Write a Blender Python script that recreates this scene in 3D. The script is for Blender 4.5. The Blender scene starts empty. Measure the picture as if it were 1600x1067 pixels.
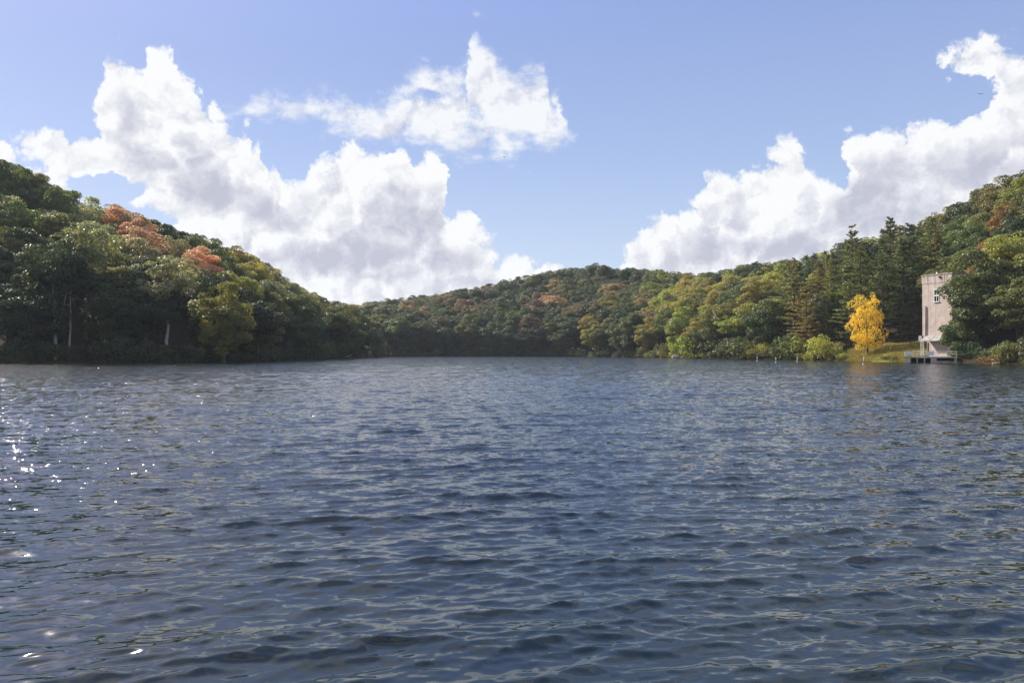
import bpy, math, random
import numpy as np
from mathutils import Vector, Matrix

# ------------------------------------------------------------------ basics
scene = bpy.context.scene
C = scene.collection
R = math.radians
F_PX, HOR, CAM_H = 1244.44, 549.0, 2.0        # focal length and horizon row in the photograph, eye height
SUN_AZ, SUN_EL = -46.0, 36.0                  # degrees from the view axis (+Y) and above the horizon

cam_d = bpy.data.cameras.new('camera')
cam_d.lens, cam_d.sensor_width = 28.0, 36.0
cam_d.clip_start, cam_d.clip_end = 0.1, 20000
cam = bpy.data.objects.new('camera', cam_d)
C.objects.link(cam)
cam.location = (0, 0, CAM_H)
cam.rotation_euler = (R(90) + math.atan((HOR - 533.5) / F_PX), 0, 0)
scene.camera = cam

scene.view_settings.view_transform = 'Standard'
scene.view_settings.look = 'None'
scene.view_settings.exposure = 0.86
scene.view_settings.gamma = 1.0
scene.view_settings.use_curve_mapping = False
scene.render.engine = 'CYCLES'
cy = scene.cycles
cy.use_denoising = True
cy.denoising_prefilter = 'ACCURATE'
cy.max_bounces = 5
cy.diffuse_bounces = 2
cy.glossy_bounces = 3
cy.transmission_bounces = 4
cy.volume_bounces = 1
cy.transparent_max_bounces = 4
cy.sample_clamp_indirect = 6
cy.caustics_reflective = False
cy.caustics_refractive = False


# ------------------------------------------------------------------ node helper
class NT:
    """Terse node building; every call returns an output socket."""
    def __init__(self, tree):
        self.t = tree
        tree.nodes.clear()

    def n(self, typ, **kw):
        nd = self.t.nodes.new(typ)
        for k, v in kw.items():
            setattr(nd, k, v)
        return nd

    def put(self, sock, v):
        if v is None:
            return
        if isinstance(v, bpy.types.NodeSocket):
            self.t.links.new(v, sock)
        else:
            sock.default_value = v

    def m(self, op, a, b=None, c=None, clamp=False):
        nd = self.n('ShaderNodeMath', operation=op, use_clamp=clamp)
        self.put(nd.inputs[0], a); self.put(nd.inputs[1], b); self.put(nd.inputs[2], c)
        return nd.outputs[0]

    def v(self, op, a, b=None, scale=None):
        nd = self.n('ShaderNodeVectorMath', operation=op)
        self.put(nd.inputs[0], a); self.put(nd.inputs[1], b)
        if scale is not None:
            self.put(nd.inputs['Scale'], scale)
        return nd.outputs['Value'] if op in ('LENGTH', 'DOT_PRODUCT', 'DISTANCE') else nd.outputs[0]

    def noise(self, vec, scale, detail=4.0, rough=0.5, color=False, dist=0.0):
        nd = self.n('ShaderNodeTexNoise')
        self.put(nd.inputs['Vector'], vec); self.put(nd.inputs['Scale'], scale)
        self.put(nd.inputs['Detail'], detail); self.put(nd.inputs['Roughness'], rough)
        self.put(nd.inputs['Distortion'], dist)
        return nd.outputs['Color'] if color else nd.outputs['Fac']

    def smooth(self, x, a, b, lo=0.0, hi=1.0):
        nd = self.n('ShaderNodeMapRange', interpolation_type='SMOOTHSTEP')
        self.put(nd.inputs['Value'], x); self.put(nd.inputs['From Min'], a); self.put(nd.inputs['From Max'], b)
        self.put(nd.inputs['To Min'], lo); self.put(nd.inputs['To Max'], hi)
        return nd.outputs['Result']

    def mix(self, f, a, b, blend='MIX'):
        nd = self.n('ShaderNodeMix', data_type='RGBA', blend_type=blend)
        self.put(nd.inputs[0], f); self.put(nd.inputs[6], a); self.put(nd.inputs[7], b)
        return nd.outputs[2]

    def ramp(self, x, stops):
        nd = self.n('ShaderNodeValToRGB')
        e = nd.color_ramp.elements
        while len(e) < len(stops):
            e.new(0.5)
        for el, (p, c) in zip(e, stops):
            el.position = p
            el.color = (*c, 1)
        self.put(nd.inputs[0], x)
        return nd.outputs[0]

    def sep(self, vec):
        nd = self.n('ShaderNodeSeparateXYZ')
        self.put(nd.inputs[0], vec)
        return nd.outputs

    def comb(self, x, y, z):
        nd = self.n('ShaderNodeCombineXYZ')
        self.put(nd.inputs[0], x); self.put(nd.inputs[1], y); self.put(nd.inputs[2], z)
        return nd.outputs[0]

    def curve(self, x, pts):
        nd = self.n('ShaderNodeFloatCurve')
        c = nd.mapping.curves[0]
        pts = sorted(pts)
        while len(c.points) < len(pts):
            c.points.new(0.5, 0.5)
        for p, (a, b) in zip(c.points, pts):
            p.location = (a, b)
            p.handle_type = 'VECTOR'
        nd.mapping.update()
        self.put(nd.inputs['Value'], x)
        return nd.outputs[0]


# ------------------------------------------------------------------ sky: Nishita air with cumulus
def sky_angles(px, py):
    a = math.atan((px - 800) / F_PX)
    return a, math.atan((HOR - py) / F_PX * math.cos(a))

AZ_SPAN, EL_SPAN = 0.74, 0.5      # the cloud outlines run over +-AZ_SPAN radians of azimuth

def outline(pts):
    out = []
    for px, py in pts:
        a, e = sky_angles(px, py)
        out.append(((a + AZ_SPAN) / (2 * AZ_SPAN), min(max((e + 0.1) / EL_SPAN, 0), 1)))
    return out

HEAP_TOP = [(-60, 262), (-25, 215), (0, 186), (15, 172), (30, 188), (48, 165), (62, 182), (72, 168), (95, 176), (103, 208), (117, 196),
            (126, 196), (140, 204), (148, 190), (156, 140), (164, 100), (178, 80), (192, 80), (205, 94), (213, 126), (221, 118), (229, 78), (240, 66), (256, 72), (268, 90),
            (280, 125), (296, 148), (312, 162), (325, 150), (345, 176), (352, 192), (385, 196), (408, 212), (424, 232), (404, 240), (400, 262), (424, 302),
            (440, 306), (470, 292), (484, 268), (510, 250), (540, 243), (590, 232), (640, 226), (680, 240), (694, 262), (697, 325), (720, 338), (742, 350),
            (746, 372), (775, 388), (800, 402), (855, 412), (880, 424), (900, 470), (950, 470), (972, 420), (985, 402), (998, 376), (1015, 352),
            (1040, 340), (1085, 342), (1098, 328), (1104, 292), (1125, 276), (1160, 268), (1195, 242), (1240, 236), (1254, 240), (1264, 272), (1288, 292),
            (1306, 300), (1314, 240), (1326, 207), (1380, 194), (1440, 188), (1500, 182), (1525, 172), (1555, 165), (1600, 150), (1680, 130), (1760, 190), (1850, 330)]
HEAP_BASE = [(-60, 262), (0, 242), (30, 256), (60, 264), (95, 298), (118, 312), (150, 308), (175, 284), (200, 312), (225, 334), (250, 345), (300, 420), (360, 650), (1900, 650)]
WISP_TOP = [(395, 175), (412, 167), (445, 163), (470, 170), (498, 160), (560, 164), (600, 166), (628, 132), (655, 116), (705, 118), (728, 128), (734, 62),
            (742, 55), (756, 76), (772, 88), (782, 112), (800, 124), (830, 118), (862, 118), (872, 130), (864, 160), (870, 180), (882, 205), (890, 222)]
WISP_BASE = [(395, 168), (412, 172), (445, 175), (500, 186), (560, 202), (600, 216), (680, 226), (740, 238), (800, 232), (850, 228), (890, 212)]
EDGE_TOP = [(1460, 110), (1474, 92), (1500, 82), (1545, 74), (1580, 84), (1600, 78), (1700, 60), (1800, 150)]
EDGE_BASE = [(1460, 90), (1475, 104), (1500, 114), (1535, 122), (1560, 172), (1600, 190), (1700, 190), (1800, 140)]

world = bpy.data.worlds.new('World')
scene.world = world
world.use_nodes = True
w = NT(world.node_tree)
sky = w.n('ShaderNodeTexSky', sky_type='NISHITA', sun_disc=False)
sky.sun_elevation, sky.sun_rotation = R(SUN_EL), R(SUN_AZ)
sky.altitude, sky.air_density, sky.dust_density, sky.ozone_density = 200, 1.0, 1.3, 3.0
d = w.n('ShaderNodeTexCoord').outputs['Generated']
dx, dy, dz = w.sep(d)
az = w.m('ARCTAN2', dx, dy)
el = w.m('ARCSINE', dz)

def puff(vec, scale):
    nd = w.n('ShaderNodeTexVoronoi', feature='F1')
    w.put(nd.inputs['Vector'], vec); nd.inputs['Scale'].default_value = scale
    return w.m('MULTIPLY', nd.outputs['Distance'], nd.outputs['Distance'])

def relief(vec):
    """Cauliflower relief: rounded heads of two sizes and broken detail."""
    a = w.m('MULTIPLY', puff(vec, 17), -0.75)
    a = w.m('MULTIPLY_ADD', puff(vec, 46), -0.34, a)
    return w.m('MULTIPLY_ADD', w.noise(vec, 60, 4, 0.62), 0.5, a)

bend = w.v('SUBTRACT', w.noise(d, 24, 4, 0.66, True), (0.5, 0.5, 0.5))
q = w.v('ADD', d, w.v('SCALE', bend, scale=0.05))
rel = relief(q)
rel_sun = relief(w.v('ADD', q, (-0.010, 0.0, 0.011)))
swell = w.m('ADD', rel, 0.17)
warp = w.sep(bend)
az2 = w.m('MULTIPLY_ADD', warp[0], 0.042, az)
el2 = w.m('MULTIPLY_ADD', warp[1], 0.032, el)
u = w.m('DIVIDE', w.m('ADD', az2, AZ_SPAN), 2 * AZ_SPAN)

def layer(top, base):
    t = w.m('MULTIPLY_ADD', w.curve(u, outline(top)), EL_SPAN, -0.1)
    b = w.m('MULTIPLY_ADD', w.curve(u, outline(base)), EL_SPAN, -0.1)
    return w.m('MINIMUM', w.m('SUBTRACT', t, el2), w.m('SUBTRACT', el2, b))

def spot(px, py, rx, ry):
    """1 in the middle of a soft oval patch of sky, 0 outside it."""
    a0, e0 = sky_angles(px, py)
    x = w.m('MULTIPLY', w.m('SUBTRACT', az2, a0), F_PX / rx)
    y = w.m('MULTIPLY', w.m('SUBTRACT', el2, e0), F_PX / ry)
    return w.m('SUBTRACT', 1.0, w.m('MULTIPLY_ADD', x, x, w.m('MULTIPLY', y, y)), clamp=True)

def spots(lst):
    acc = None
    for p in lst:
        k = spot(*p)
        acc = k if acc is None else w.m('MAXIMUM', acc, k)
    return acc

heap = layer(HEAP_TOP, HEAP_BASE)
wisp = layer(WISP_TOP, WISP_BASE)
edge = layer(EDGE_TOP, EDGE_BASE)
gaps = spots([(170, 288, 60, 20), (760, 330, 26, 20), (1210, 345, 60, 45), (660, 152, 34, 14), (745, 170, 22, 26), (1515, 150, 44, 26), (1320, 275, 16, 30)])
solid = w.m('MULTIPLY_ADD', swell, 0.07, w.m('MAXIMUM', heap, edge))
solid = w.m('MULTIPLY_ADD', gaps, -0.06, solid)
streak = w.noise(w.v('MULTIPLY', d, (1.0, 1.0, 1.8)), 26, 5, 0.62)
thin = w.m('MULTIPLY_ADD', w.m('SUBTRACT', streak, 0.44), 0.10, wisp)
thin = w.m('MULTIPLY_ADD', swell, 0.03, thin)
thin = w.m('MULTIPLY_ADD', gaps, -0.04, thin)
# soft cloud over the unseen rest of the sky, thickened to brighten the lake
cov = w.m('SUBTRACT', w.noise(w.v('MULTIPLY', d, (1, 1, 2.2)), 3.1, 5, 0.56), 0.445)
beside = w.m('MAXIMUM', w.smooth(w.m('ABSOLUTE', az), 0.66, 0.8), w.smooth(el, 0.42, 0.6))
rest = w.m('MULTIPLY', w.smooth(w.m('MULTIPLY', cov, 0.35), -0.02, 0.06, 0.0, 0.85), beside)
a_solid = w.smooth(solid, -0.002, 0.014)
a_thin = w.smooth(thin, -0.010, 0.034, 0, 0.92)
alpha = w.m('MAXIMUM', w.m('MAXIMUM', a_solid, a_thin), rest)
billow = w.m('SUBTRACT', rel, rel_sun)
deep = w.smooth(w.m('MAXIMUM', solid, w.m('MULTIPLY', wisp, 0.5)), 0.004, 0.09)
shade = spots([(640, 338, 75, 62), (560, 408, 150, 34), (690, 400, 80, 30), (430, 330, 60, 40), (330, 300, 70, 40), (215, 245, 60, 22), (370, 225, 45, 28),
               (120, 262, 55, 26), (60, 215, 40, 30), (205, 150, 26, 60), (300, 225, 30, 40), (1440, 250, 130, 40), (1330, 320, 100, 50), (1180, 320, 60, 40),
               (1090, 390, 60, 40), (1230, 385, 90, 26), (1560, 140, 40, 34), (1560, 240, 80, 50), (770, 200, 40, 26), (820, 170, 26, 20)])
mott = w.smooth(w.noise(w.v('MULTIPLY', d, (1.0, 1.0, 1.6)), 11, 3, 0.55), 0.30, 0.66)
dark = w.m('MULTIPLY', deep, w.m('MULTIPLY_ADD', shade, 0.75, w.m('MULTIPLY', mott, 0.42)))
lit = w.m('MULTIPLY_ADD', billow, 1.35, 0.93)
lit = w.m('MULTIPLY_ADD', dark, -0.85, lit, clamp=True)
cloud = w.ramp(lit, [(0.0, (4.3, 4.45, 5.3)), (0.3, (5.1, 5.2, 5.95)), (0.62, (6.4, 6.5, 7.0)), (0.92, (7.8, 7.9, 8.0))])
hue = w.ramp(w.m('MULTIPLY', el, 1.6), [(0.0, (5.0, 5.8, 6.8)), (0.2, (4.1, 5.05, 6.5)), (0.38, (3.05, 4.05, 6.2)), (0.66, (2.25, 3.05, 5.5)), (1.0, (2.9, 4.0, 8.2))])  # overhead blue raised to lift the lake's reflection
air = w.mix(w.smooth(el, 0.32, 0.65, 0.90, 0.45), w.mix(1.0, sky.outputs[0], (1.6, 1.55, 2.0, 1), 'MULTIPLY'), hue)
bg = w.n('ShaderNodeBackground')
w.put(bg.inputs['Color'], w.mix(alpha, air, cloud))
bg.inputs['Strength'].default_value = 0.068
w.t.links.new(bg.outputs[0], w.n('ShaderNodeOutputWorld').inputs['Surface'])
world.cycles.sampling_method = 'MANUAL'
world.cycles.sample_map_resolution = 512

sun_d = bpy.data.lights.new('sun', 'SUN')
sun_d.energy, sun_d.angle, sun_d.color = 5.0, R(0.53), (1.0, 0.93, 0.82)
sun = bpy.data.objects.new('sun', sun_d)
C.objects.link(sun)
sdir = Vector((math.sin(R(SUN_AZ)) * math.cos(R(SUN_EL)), math.cos(R(SUN_AZ)) * math.cos(R(SUN_EL)), math.sin(R(SUN_EL))))
sun.rotation_euler = sdir.to_track_quat('Z', 'Y').to_euler()
sun.location = sdir * 400

# ------------------------------------------------------------------ helpers: materials, meshes, tags
rng = np.random.default_rng(11)
random.seed(5)

def material(name, build):
    mt = bpy.data.materials.new(name)
    mt.use_nodes = True
    t = NT(mt.node_tree)
    sh = build(t)
    t.t.links.new(sh, t.n('ShaderNodeOutputMaterial').inputs['Surface'])
    return mt

def principled(t, color, rough=0.7, spec=0.4, normal=None, metal=0.0):
    p = t.n('ShaderNodeBsdfPrincipled')
    t.put(p.inputs['Base Color'], color); t.put(p.inputs['Roughness'], rough)
    t.put(p.inputs['Specular IOR Level'], spec); t.put(p.inputs['Metallic'], metal)
    if normal is not None:
        t.put(p.inputs['Normal'], normal)
    return p.outputs[0]

def simple(name, col, rough=0.7, var=0.3, scale=3.0, spec=0.3):
    def b(t):
        pos = t.n('ShaderNodeTexCoord').outputs['Object']
        f = t.noise(pos, scale, 5, 0.6)
        c = t.mix(t.smooth(f, 0.3, 0.7), (*[x * (1 - var) for x in col], 1), (*[min(1, x * (1 + var)) for x in col], 1))
        return principled(t, c, rough, spec)
    return material(name, b)

def mesh(name, verts, faces, mats, mat_idx=None, smooth=False, attrs=None):
    """verts (N,3); faces (M,k) array or list of such arrays; one mesh."""
    if not isinstance(faces, list):
        faces = [faces]
    me = bpy.data.meshes.new(name)
    verts = np.asarray(verts, np.float32)
    me.vertices.add(len(verts))
    me.vertices.foreach_set('co', verts.ravel())
    loops = np.concatenate([np.asarray(f, np.int32).ravel() for f in faces])
    sizes = np.concatenate([np.full(len(f), np.asarray(f).shape[1], np.int32) for f in faces])
    starts = np.concatenate([[0], np.cumsum(sizes)[:-1]]).astype(np.int32)
    me.loops.add(len(loops))
    me.loops.foreach_set('vertex_index', loops)
    me.polygons.add(len(sizes))
    me.polygons.foreach_set('loop_start', starts)
    if mat_idx is not None:
        me.polygons.foreach_set('material_index', np.asarray(mat_idx, np.int32))
    me.polygons.foreach_set('use_smooth', np.full(len(sizes), smooth))
    for nm, (dom, vals) in (attrs or {}).items():
        at = me.attributes.new(nm, 'FLOAT', dom)
        at.data.foreach_set('value', np.asarray(vals, np.float32))
    for m_ in mats:
        me.materials.append(m_)
    me.update(calc_edges=True)
    return me

def link(name, data, parent=None, loc=(0, 0, 0)):
    o = bpy.data.objects.new(name, data)
    C.objects.link(o)
    o.location = loc
    if parent is not None:
        o.parent = parent
    return o

def tag(o, label=None, cat=None, group=None, kind=None):
    for k, v_ in (('label', label), ('category', cat), ('group', group), ('kind', kind)):
        if v_:
            o[k] = v_
    return o

class MB:
    """Boxes, tubes and quads gathered into one mesh."""
    def __init__(self):
        self.v, self.f = [], {}

    def add(self, vs, fs):
        b = len(self.v)
        self.v.extend([tuple(x) for x in vs])
        for f in fs:
            self.f.setdefault(len(f), []).append([b + i for i in f])
        return self

    def box(self, x0, x1, y0, y1, z0, z1):
        vs = [(x, y, z) for z in (z0, z1) for (x, y) in ((x0, y0), (x1, y0), (x1, y1), (x0, y1))]
        return self.add(vs, [(3, 2, 1, 0), (4, 5, 6, 7), (0, 1, 5, 4), (1, 2, 6, 5), (2, 3, 7, 6), (3, 0, 4, 7)])

    def tube(self, pts, rad, n=7):
        pts = [Vector(p) for p in pts]
        rings = []
        for i, p in enumerate(pts):
            t = (pts[min(i + 1, len(pts) - 1)] - pts[max(i - 1, 0)]).normalized()
            a = t.cross(Vector((0.31, 0.9, 0.2))).normalized()
            b = t.cross(a)
            rings.append([p + (a * math.cos(q * 2 * math.pi / n) + b * math.sin(q * 2 * math.pi / n)) * rad[i] for q in range(n)])
        vs = [x for r_ in rings for x in r_]
        fs = [(i * n + q, i * n + (q + 1) % n, (i + 1) * n + (q + 1) % n, (i + 1) * n + q) for i in range(len(pts) - 1) for q in range(n)]
        fs.append(tuple(range((len(pts) - 1) * n, len(pts) * n)))
        fs.append(tuple(range(n - 1, -1, -1)))
        return self.add(vs, fs)

    def arrays(self):
        return np.array(self.v, np.float32), [np.array(x, np.int32) for x in self.f.values()]

    def mesh(self, name, mat, smooth=False):
        v_, f_ = self.arrays()
        return mesh(name, v_, f_, [mat], smooth=smooth)

    def part(self, name, mat, parent=None, smooth=False, loc=(0, 0, 0)):
        return link(name, self.mesh(name, mat, smooth), parent, loc)

# ------------------------------------------------------------------ terrain
def table(pts):
    a = np.array(pts, float)
    return lambda x: np.interp(x, a[:, 0], a[:, 1])

S_shore = table([(-4000, 36), (-1500, 72), (-700, 108), (-300, 124), (0, 131), (150, 132), (280, 137), (400, 162), (470, 186), (520, 218), (560, 256), (590, 290), (604, 330), (640, 420), (700, 900)])
S_ridge = table([(-4000, 90), (-700, 170), (0, 195), (200, 206), (300, 216), (400, 240), (500, 275), (550, 295), (575, 303), (604, 345), (640, 430), (700, 910)])
S_sky = table([(-4000, 200), (-400, 215), (-100, 230), (0, 245), (60, 270), (130, 303), (200, 327), (300, 362), (350, 380), (400, 402), (450, 434), (500, 461), (550, 476), (575, 495), (592, 525), (604, 549), (700, 549)])
M_shore = table([(-1000, 420), (300, 400), (520, 340), (600, 312), (700, 325), (800, 330), (880, 322), (960, 292), (1000, 271), (1050, 249), (1100, 226), (1180, 196), (1280, 172), (1340, 158), (1400, 148), (1440, 143.5), (1490, 139), (1540, 127), (1600, 118), (1800, 95), (2300, 64), (4000, 30)])
M_ridge = table([(-1000, 520), (560, 405), (700, 440), (900, 470), (1000, 440), (1100, 370), (1200, 315), (1300, 275), (1400, 242), (1500, 216), (1600, 192), (2000, 140), (4000, 60)])
M_sky = table([(-1000, 470), (560, 473), (600, 468), (650, 461), (700, 453), (750, 447), (800, 434), (850, 423), (900, 416), (930, 412), (980, 418), (1030, 419), (1080, 428), (1120, 423), (1160, 411), (1200, 406), (1250, 402), (1300, 388), (1340, 366), (1400, 352), (1450, 336), (1500, 313), (1550, 288), (1600, 259), (1700, 245), (2000, 225), (4000, 215)])
CREST_TREE = 14.5

def ground_parts(X, Y):
    Yc = np.maximum(Y, 12.0)
    px = np.clip(800 + F_PX * X / Yc, -4000, 4000)
    out = []
    for sh, ri, sk in ((S_shore, S_ridge, S_sky), (M_shore, M_ridge, M_sky)):
        ys, yr, t = sh(px), ri(px), (HOR - sk(px)) / F_PX
        hr = np.maximum(t * yr + CAM_H - CREST_TREE, 0.6)
        s = (Yc - ys) / np.maximum(yr - ys, 5.0)
        up = 0.35 + (hr - 0.35) * np.where(s < 1, np.clip(s, 0, 1) ** 1.05, 1 - 0.12 * (1 - np.exp(-(np.maximum(s, 1) - 1) * 1.2)))
        up = np.where(s < 0.03, -0.3 + (np.clip(s, 0, .03) / 0.03) * (up + 0.3), up)
        h = np.where(s >= 0, up, np.maximum(-3.5, -0.3 - (ys - Yc) * 0.10))
        out.append((h, s))
    return out

def bank_noise(X, Y):
    return 0.9 * np.sin(X * 0.11 + 1.3) * np.sin(Y * 0.09 + 0.4) + 0.5 * np.sin(X * 0.31 + Y * 0.22) + 0.25 * np.sin(X * 0.83 - Y * 0.61)

def ground(X, Y):
    X, Y = np.asarray(X, float), np.asarray(Y, float)
    (h1, s1), (h2, s2) = ground_parts(X, Y)
    h = np.maximum(h1, h2)
    s = np.where(h1 > h2, s1, s2)
    return h + bank_noise(X, Y) * np.clip(s * 6 - 0.15, 0, 1) * 0.8

def project(X, Y, Z):
    return 800 + F_PX * X / Y, HOR - F_PX * (Z - CAM_H) / Y

xs = np.concatenate([[-6000, -3000, -1500, -900, -600], np.arange(-420, 421, 3.0), [600, 900, 1500, 3000, 6000]])
ys_ = np.concatenate([[-6000, -1500, -400, -100, 0, 15], np.arange(24, 560, 3.0), [620, 720, 900, 1300, 2000, 3500, 6000]])
GX, GY = np.meshgrid(xs, ys_)
GZ = ground(GX, GY)
GZ = np.where(GY < 20, -3.0, GZ)
GZ = np.where((GY < 20) & (np.abs(GX) > 160), 8.0, GZ)
idx = np.arange(GX.size).reshape(GX.shape)
gf = np.stack([idx[:-1, :-1], idx[:-1, 1:], idx[1:, 1:], idx[1:, :-1]], -1).reshape(-1, 4)
GPX, _ = project(GX, np.maximum(GY, 12), GZ)
grassy = np.clip(1 - np.abs(GPX - 1405) / 85, 0, 1) * np.clip(1 - (GY - M_shore(np.clip(GPX, -4000, 4000))) / 22, 0, 1) * (GY > 100)

def ground_mat(t):
    pos = t.n('ShaderNodeNewGeometry').outputs['Position']
    n1 = t.noise(pos, 0.35, 6, 0.65)
    n2 = t.noise(pos, 3.0, 5, 0.7)
    soil = t.mix(n2, (0.016, 0.013, 0.008, 1), (0.050, 0.036, 0.020, 1))
    grass = t.mix(n2, (0.10, 0.105, 0.022, 1), (0.25, 0.20, 0.06, 1))
    f = t.n('ShaderNodeAttribute', attribute_name='grassy').outputs['Fac']
    f = t.smooth(t.m('ADD', f, t.m('MULTIPLY', t.m('SUBTRACT', n1, 0.5), 0.5)), 0.15, 0.35)
    b = t.n('ShaderNodeBump')
    b.inputs['Strength'].default_value = 0.8
    b.inputs['Distance'].default_value = 0.25
    t.put(b.inputs['Height'], n2)
    return principled(t, t.mix(f, soil, grass), 0.95, 0.1, b.outputs[0])
M_ground = material('leaf litter and bank grass', ground_mat)
tag(link('ground', mesh('ground', np.stack([GX, GY, GZ], -1).reshape(-1, 3), gf, [M_ground], smooth=True,
                        attrs={'grassy': ('POINT', grassy.ravel())})), kind='structure')

# ------------------------------------------------------------------ lake
def build_lake():
    OY = -3.0
    r, rows = 5.0, []
    while r < 390:
        rows.append(r)
        r += 0.0195 * (max(r, 7.5) / 7.5) ** 1.11
    rr = np.array(rows)
    th = np.radians(np.linspace(-45, 45, 830))
    RR, TH = np.meshgrid(rr, th, indexing='ij')
    X0, Y0 = RR * np.sin(TH), OY + RR * np.cos(TH)
    dr = np.gradient(rr)[:, None]
    X, Y, Z = X0.copy(), Y0.copy(), np.zeros_like(X0)
    g = np.random.default_rng(3)
    lost = np.zeros_like(rr)
    lam = np.exp(np.linspace(math.log(0.08), math.log(2.8), 130))
    # gusts: calmer and rougher patches
    gust = 1 + 0.16 * np.sin(X0 * 0.16 + 0.05 * Y0 + 1) * np.sin(Y0 * 0.11 + 0.3) + 0.14 * np.sin(X0 * 0.43 - 0.2 * Y0) * np.sin(Y0 * 0.31 + 2 + 0.1 * X0)
    for L in lam:
        k = 2 * math.pi / L
        ang = R(-90 + 9 + g.normal() * (10 if L > 0.45 else 19))
        kx, ky = k * math.cos(ang), k * math.sin(ang)
        slope = 0.0262 * (1.0 if 0.2 < L < 0.55 else (1.05 if L <= 0.2 else 0.95 * (0.55 / L) ** 0.95))
        A = slope / k
        wgt = np.clip((L / dr[:, 0] - 1.3) / 1.2, 0, 1)
        lost += (1 - wgt ** 2) * slope ** 2
        last = np.searchsorted(-wgt, 0.0)
        n_ = int((wgt > 0).sum())
        if n_ == 0:
            continue
        ph = kx * X0[:n_] + ky * Y0[:n_] + g.uniform(0, 6.283)
        a = A * wgt[:n_, None] * gust[:n_]
        Z[:n_] += a * np.sin(ph)
        q = 0.95
        X[:n_] += q * a * math.cos(ang) * np.cos(ph)
        Y[:n_] += q * a * math.sin(ang) * np.cos(ph)
    Z = Z + 6 * np.maximum(Z, 0) ** 2                                  # peaked crests, flatter troughs
    vs = np.stack([X, Y, Z], -1).reshape(-1, 3)
    i = np.arange(X.size).reshape(X.shape)
    f = np.stack([i[:-1, :-1], i[1:, :-1], i[1:, 1:], i[:-1, 1:]], -1).reshape(-1, 4)
    rip = np.repeat(np.sqrt(lost)[:, None], X.shape[1], 1).ravel()
    b = len(vs)
    extra = np.array([(-6000, -3000, -0.3), (6000, -3000, -0.3), (6000, 900, -0.3), (-6000, 900, -0.3)])
    vs = np.concatenate([vs, extra])
    f = np.concatenate([f, [[b, b + 1, b + 2, b + 3]]])
    rip = np.concatenate([rip, [0.2] * 4])
    return mesh('lake', vs, f, [M_water], smooth=True, attrs={'ripple': ('POINT', rip)})

def water_mat(t):
    geo = t.n('ShaderNodeNewGeometry')
    pos = geo.outputs['Position']
    p1 = t.v('MULTIPLY', pos, (0.62, 1.0, 0.0))
    half = (0.5, 0.5, 0.5)
    fineN = t.v('SUBTRACT', t.noise(p1, 8.0, 3, 0.68, True), half)      # wind ripples
    midN = t.v('SUBTRACT', t.noise(p1, 3.8, 4, 0.72, True), half)        # chop too short for the mesh far out
    rip = t.n('ShaderNodeAttribute', attribute_name='ripple').outputs['Fac']
    gust = t.smooth(t.noise(t.v('MULTIPLY', pos, (0.35, 1.0, 0.0)), 0.22, 3, 0.6), 0.35, 0.65, 0.45, 1.25)
    v1 = t.v('SCALE', fineN, scale=t.m('MULTIPLY', gust, 0.16))
    v2 = t.v('SCALE', midN, scale=t.m('MULTIPLY', rip, 7.5))
    cat = t.smooth(t.noise(p1, 9.0, 2, 0.6), 0.52, 0.64)                 # scattered steep cat's-paws that catch the sun
    v3 = t.v('SCALE', t.v('SUBTRACT', t.noise(p1, 24.0, 1, 0.5, True), half), scale=t.m('MULTIPLY', cat, t.m('MULTIPLY_ADD', rip, 19.0, 0.3)))
    sv = t.v('MULTIPLY', t.v('ADD', t.v('ADD', v1, v2), v3), (0.8, 1.0, 0.0))
    nrm = t.v('NORMALIZE', t.v('ADD', geo.outputs['Normal'], sv))
    p = t.n('ShaderNodeBsdfPrincipled')
    p.inputs['Base Color'].default_value = (0.005, 0.012, 0.011, 1)
    p.inputs['Roughness'].default_value = 0.08
    p.inputs['IOR'].default_value = 1.55
    t.put(p.inputs['Normal'], nrm)
    return p.outputs[0]
M_water = material('lake water', water_mat)
tag(link('lake', build_lake()), kind='structure')

# ------------------------------------------------------------------ foliage prototypes
def leaf_mat(t):
    tint = t.n('ShaderNodeAttribute', attribute_name='tint', attribute_type='INSTANCER').outputs['Color']
    lv = t.n('ShaderNodeAttribute', attribute_name='leafvar').outputs['Fac']
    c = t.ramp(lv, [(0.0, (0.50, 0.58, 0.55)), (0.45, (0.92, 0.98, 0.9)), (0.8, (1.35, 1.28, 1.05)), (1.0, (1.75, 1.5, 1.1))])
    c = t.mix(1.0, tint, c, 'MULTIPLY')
    p = principled(t, c, 0.5, 0.45)
    tr = t.n('ShaderNodeBsdfTranslucent')
    t.put(tr.inputs['Color'], t.mix(1.0, c, (1.4, 1.3, 0.8, 1), 'MULTIPLY'))
    mx = t.n('ShaderNodeMixShader')
    mx.inputs[0].default_value = 0.38
    t.t.links.new(p, mx.inputs[1]); t.t.links.new(tr.outputs[0], mx.inputs[2])
    return mx.outputs[0]
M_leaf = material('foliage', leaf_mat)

def bark_mat(col):
    def b(t):
        pos = t.n('ShaderNodeTexCoord').outputs['Object']
        f = t.noise(t.v('MULTIPLY', pos, (4, 4, 0.8)), 2.0, 6, 0.7)
        c = t.mix(f, (*[x * 0.45 for x in col], 1), (*[x * 1.5 for x in col], 1))
        bp = t.n('ShaderNodeBump')
        bp.inputs['Distance'].default_value = 0.05
        t.put(bp.inputs['Height'], f)
        return principled(t, c, 0.9, 0.2, bp.outputs[0])
    return b
M_bark = material('grey brown bark', bark_mat((0.10, 0.08, 0.06)))
M_pale = material('pale bark', bark_mat((0.31, 0.29, 0.25)))

def unit(a):
    return a / np.maximum(np.linalg.norm(a, axis=-1, keepdims=True), 1e-6)

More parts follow.
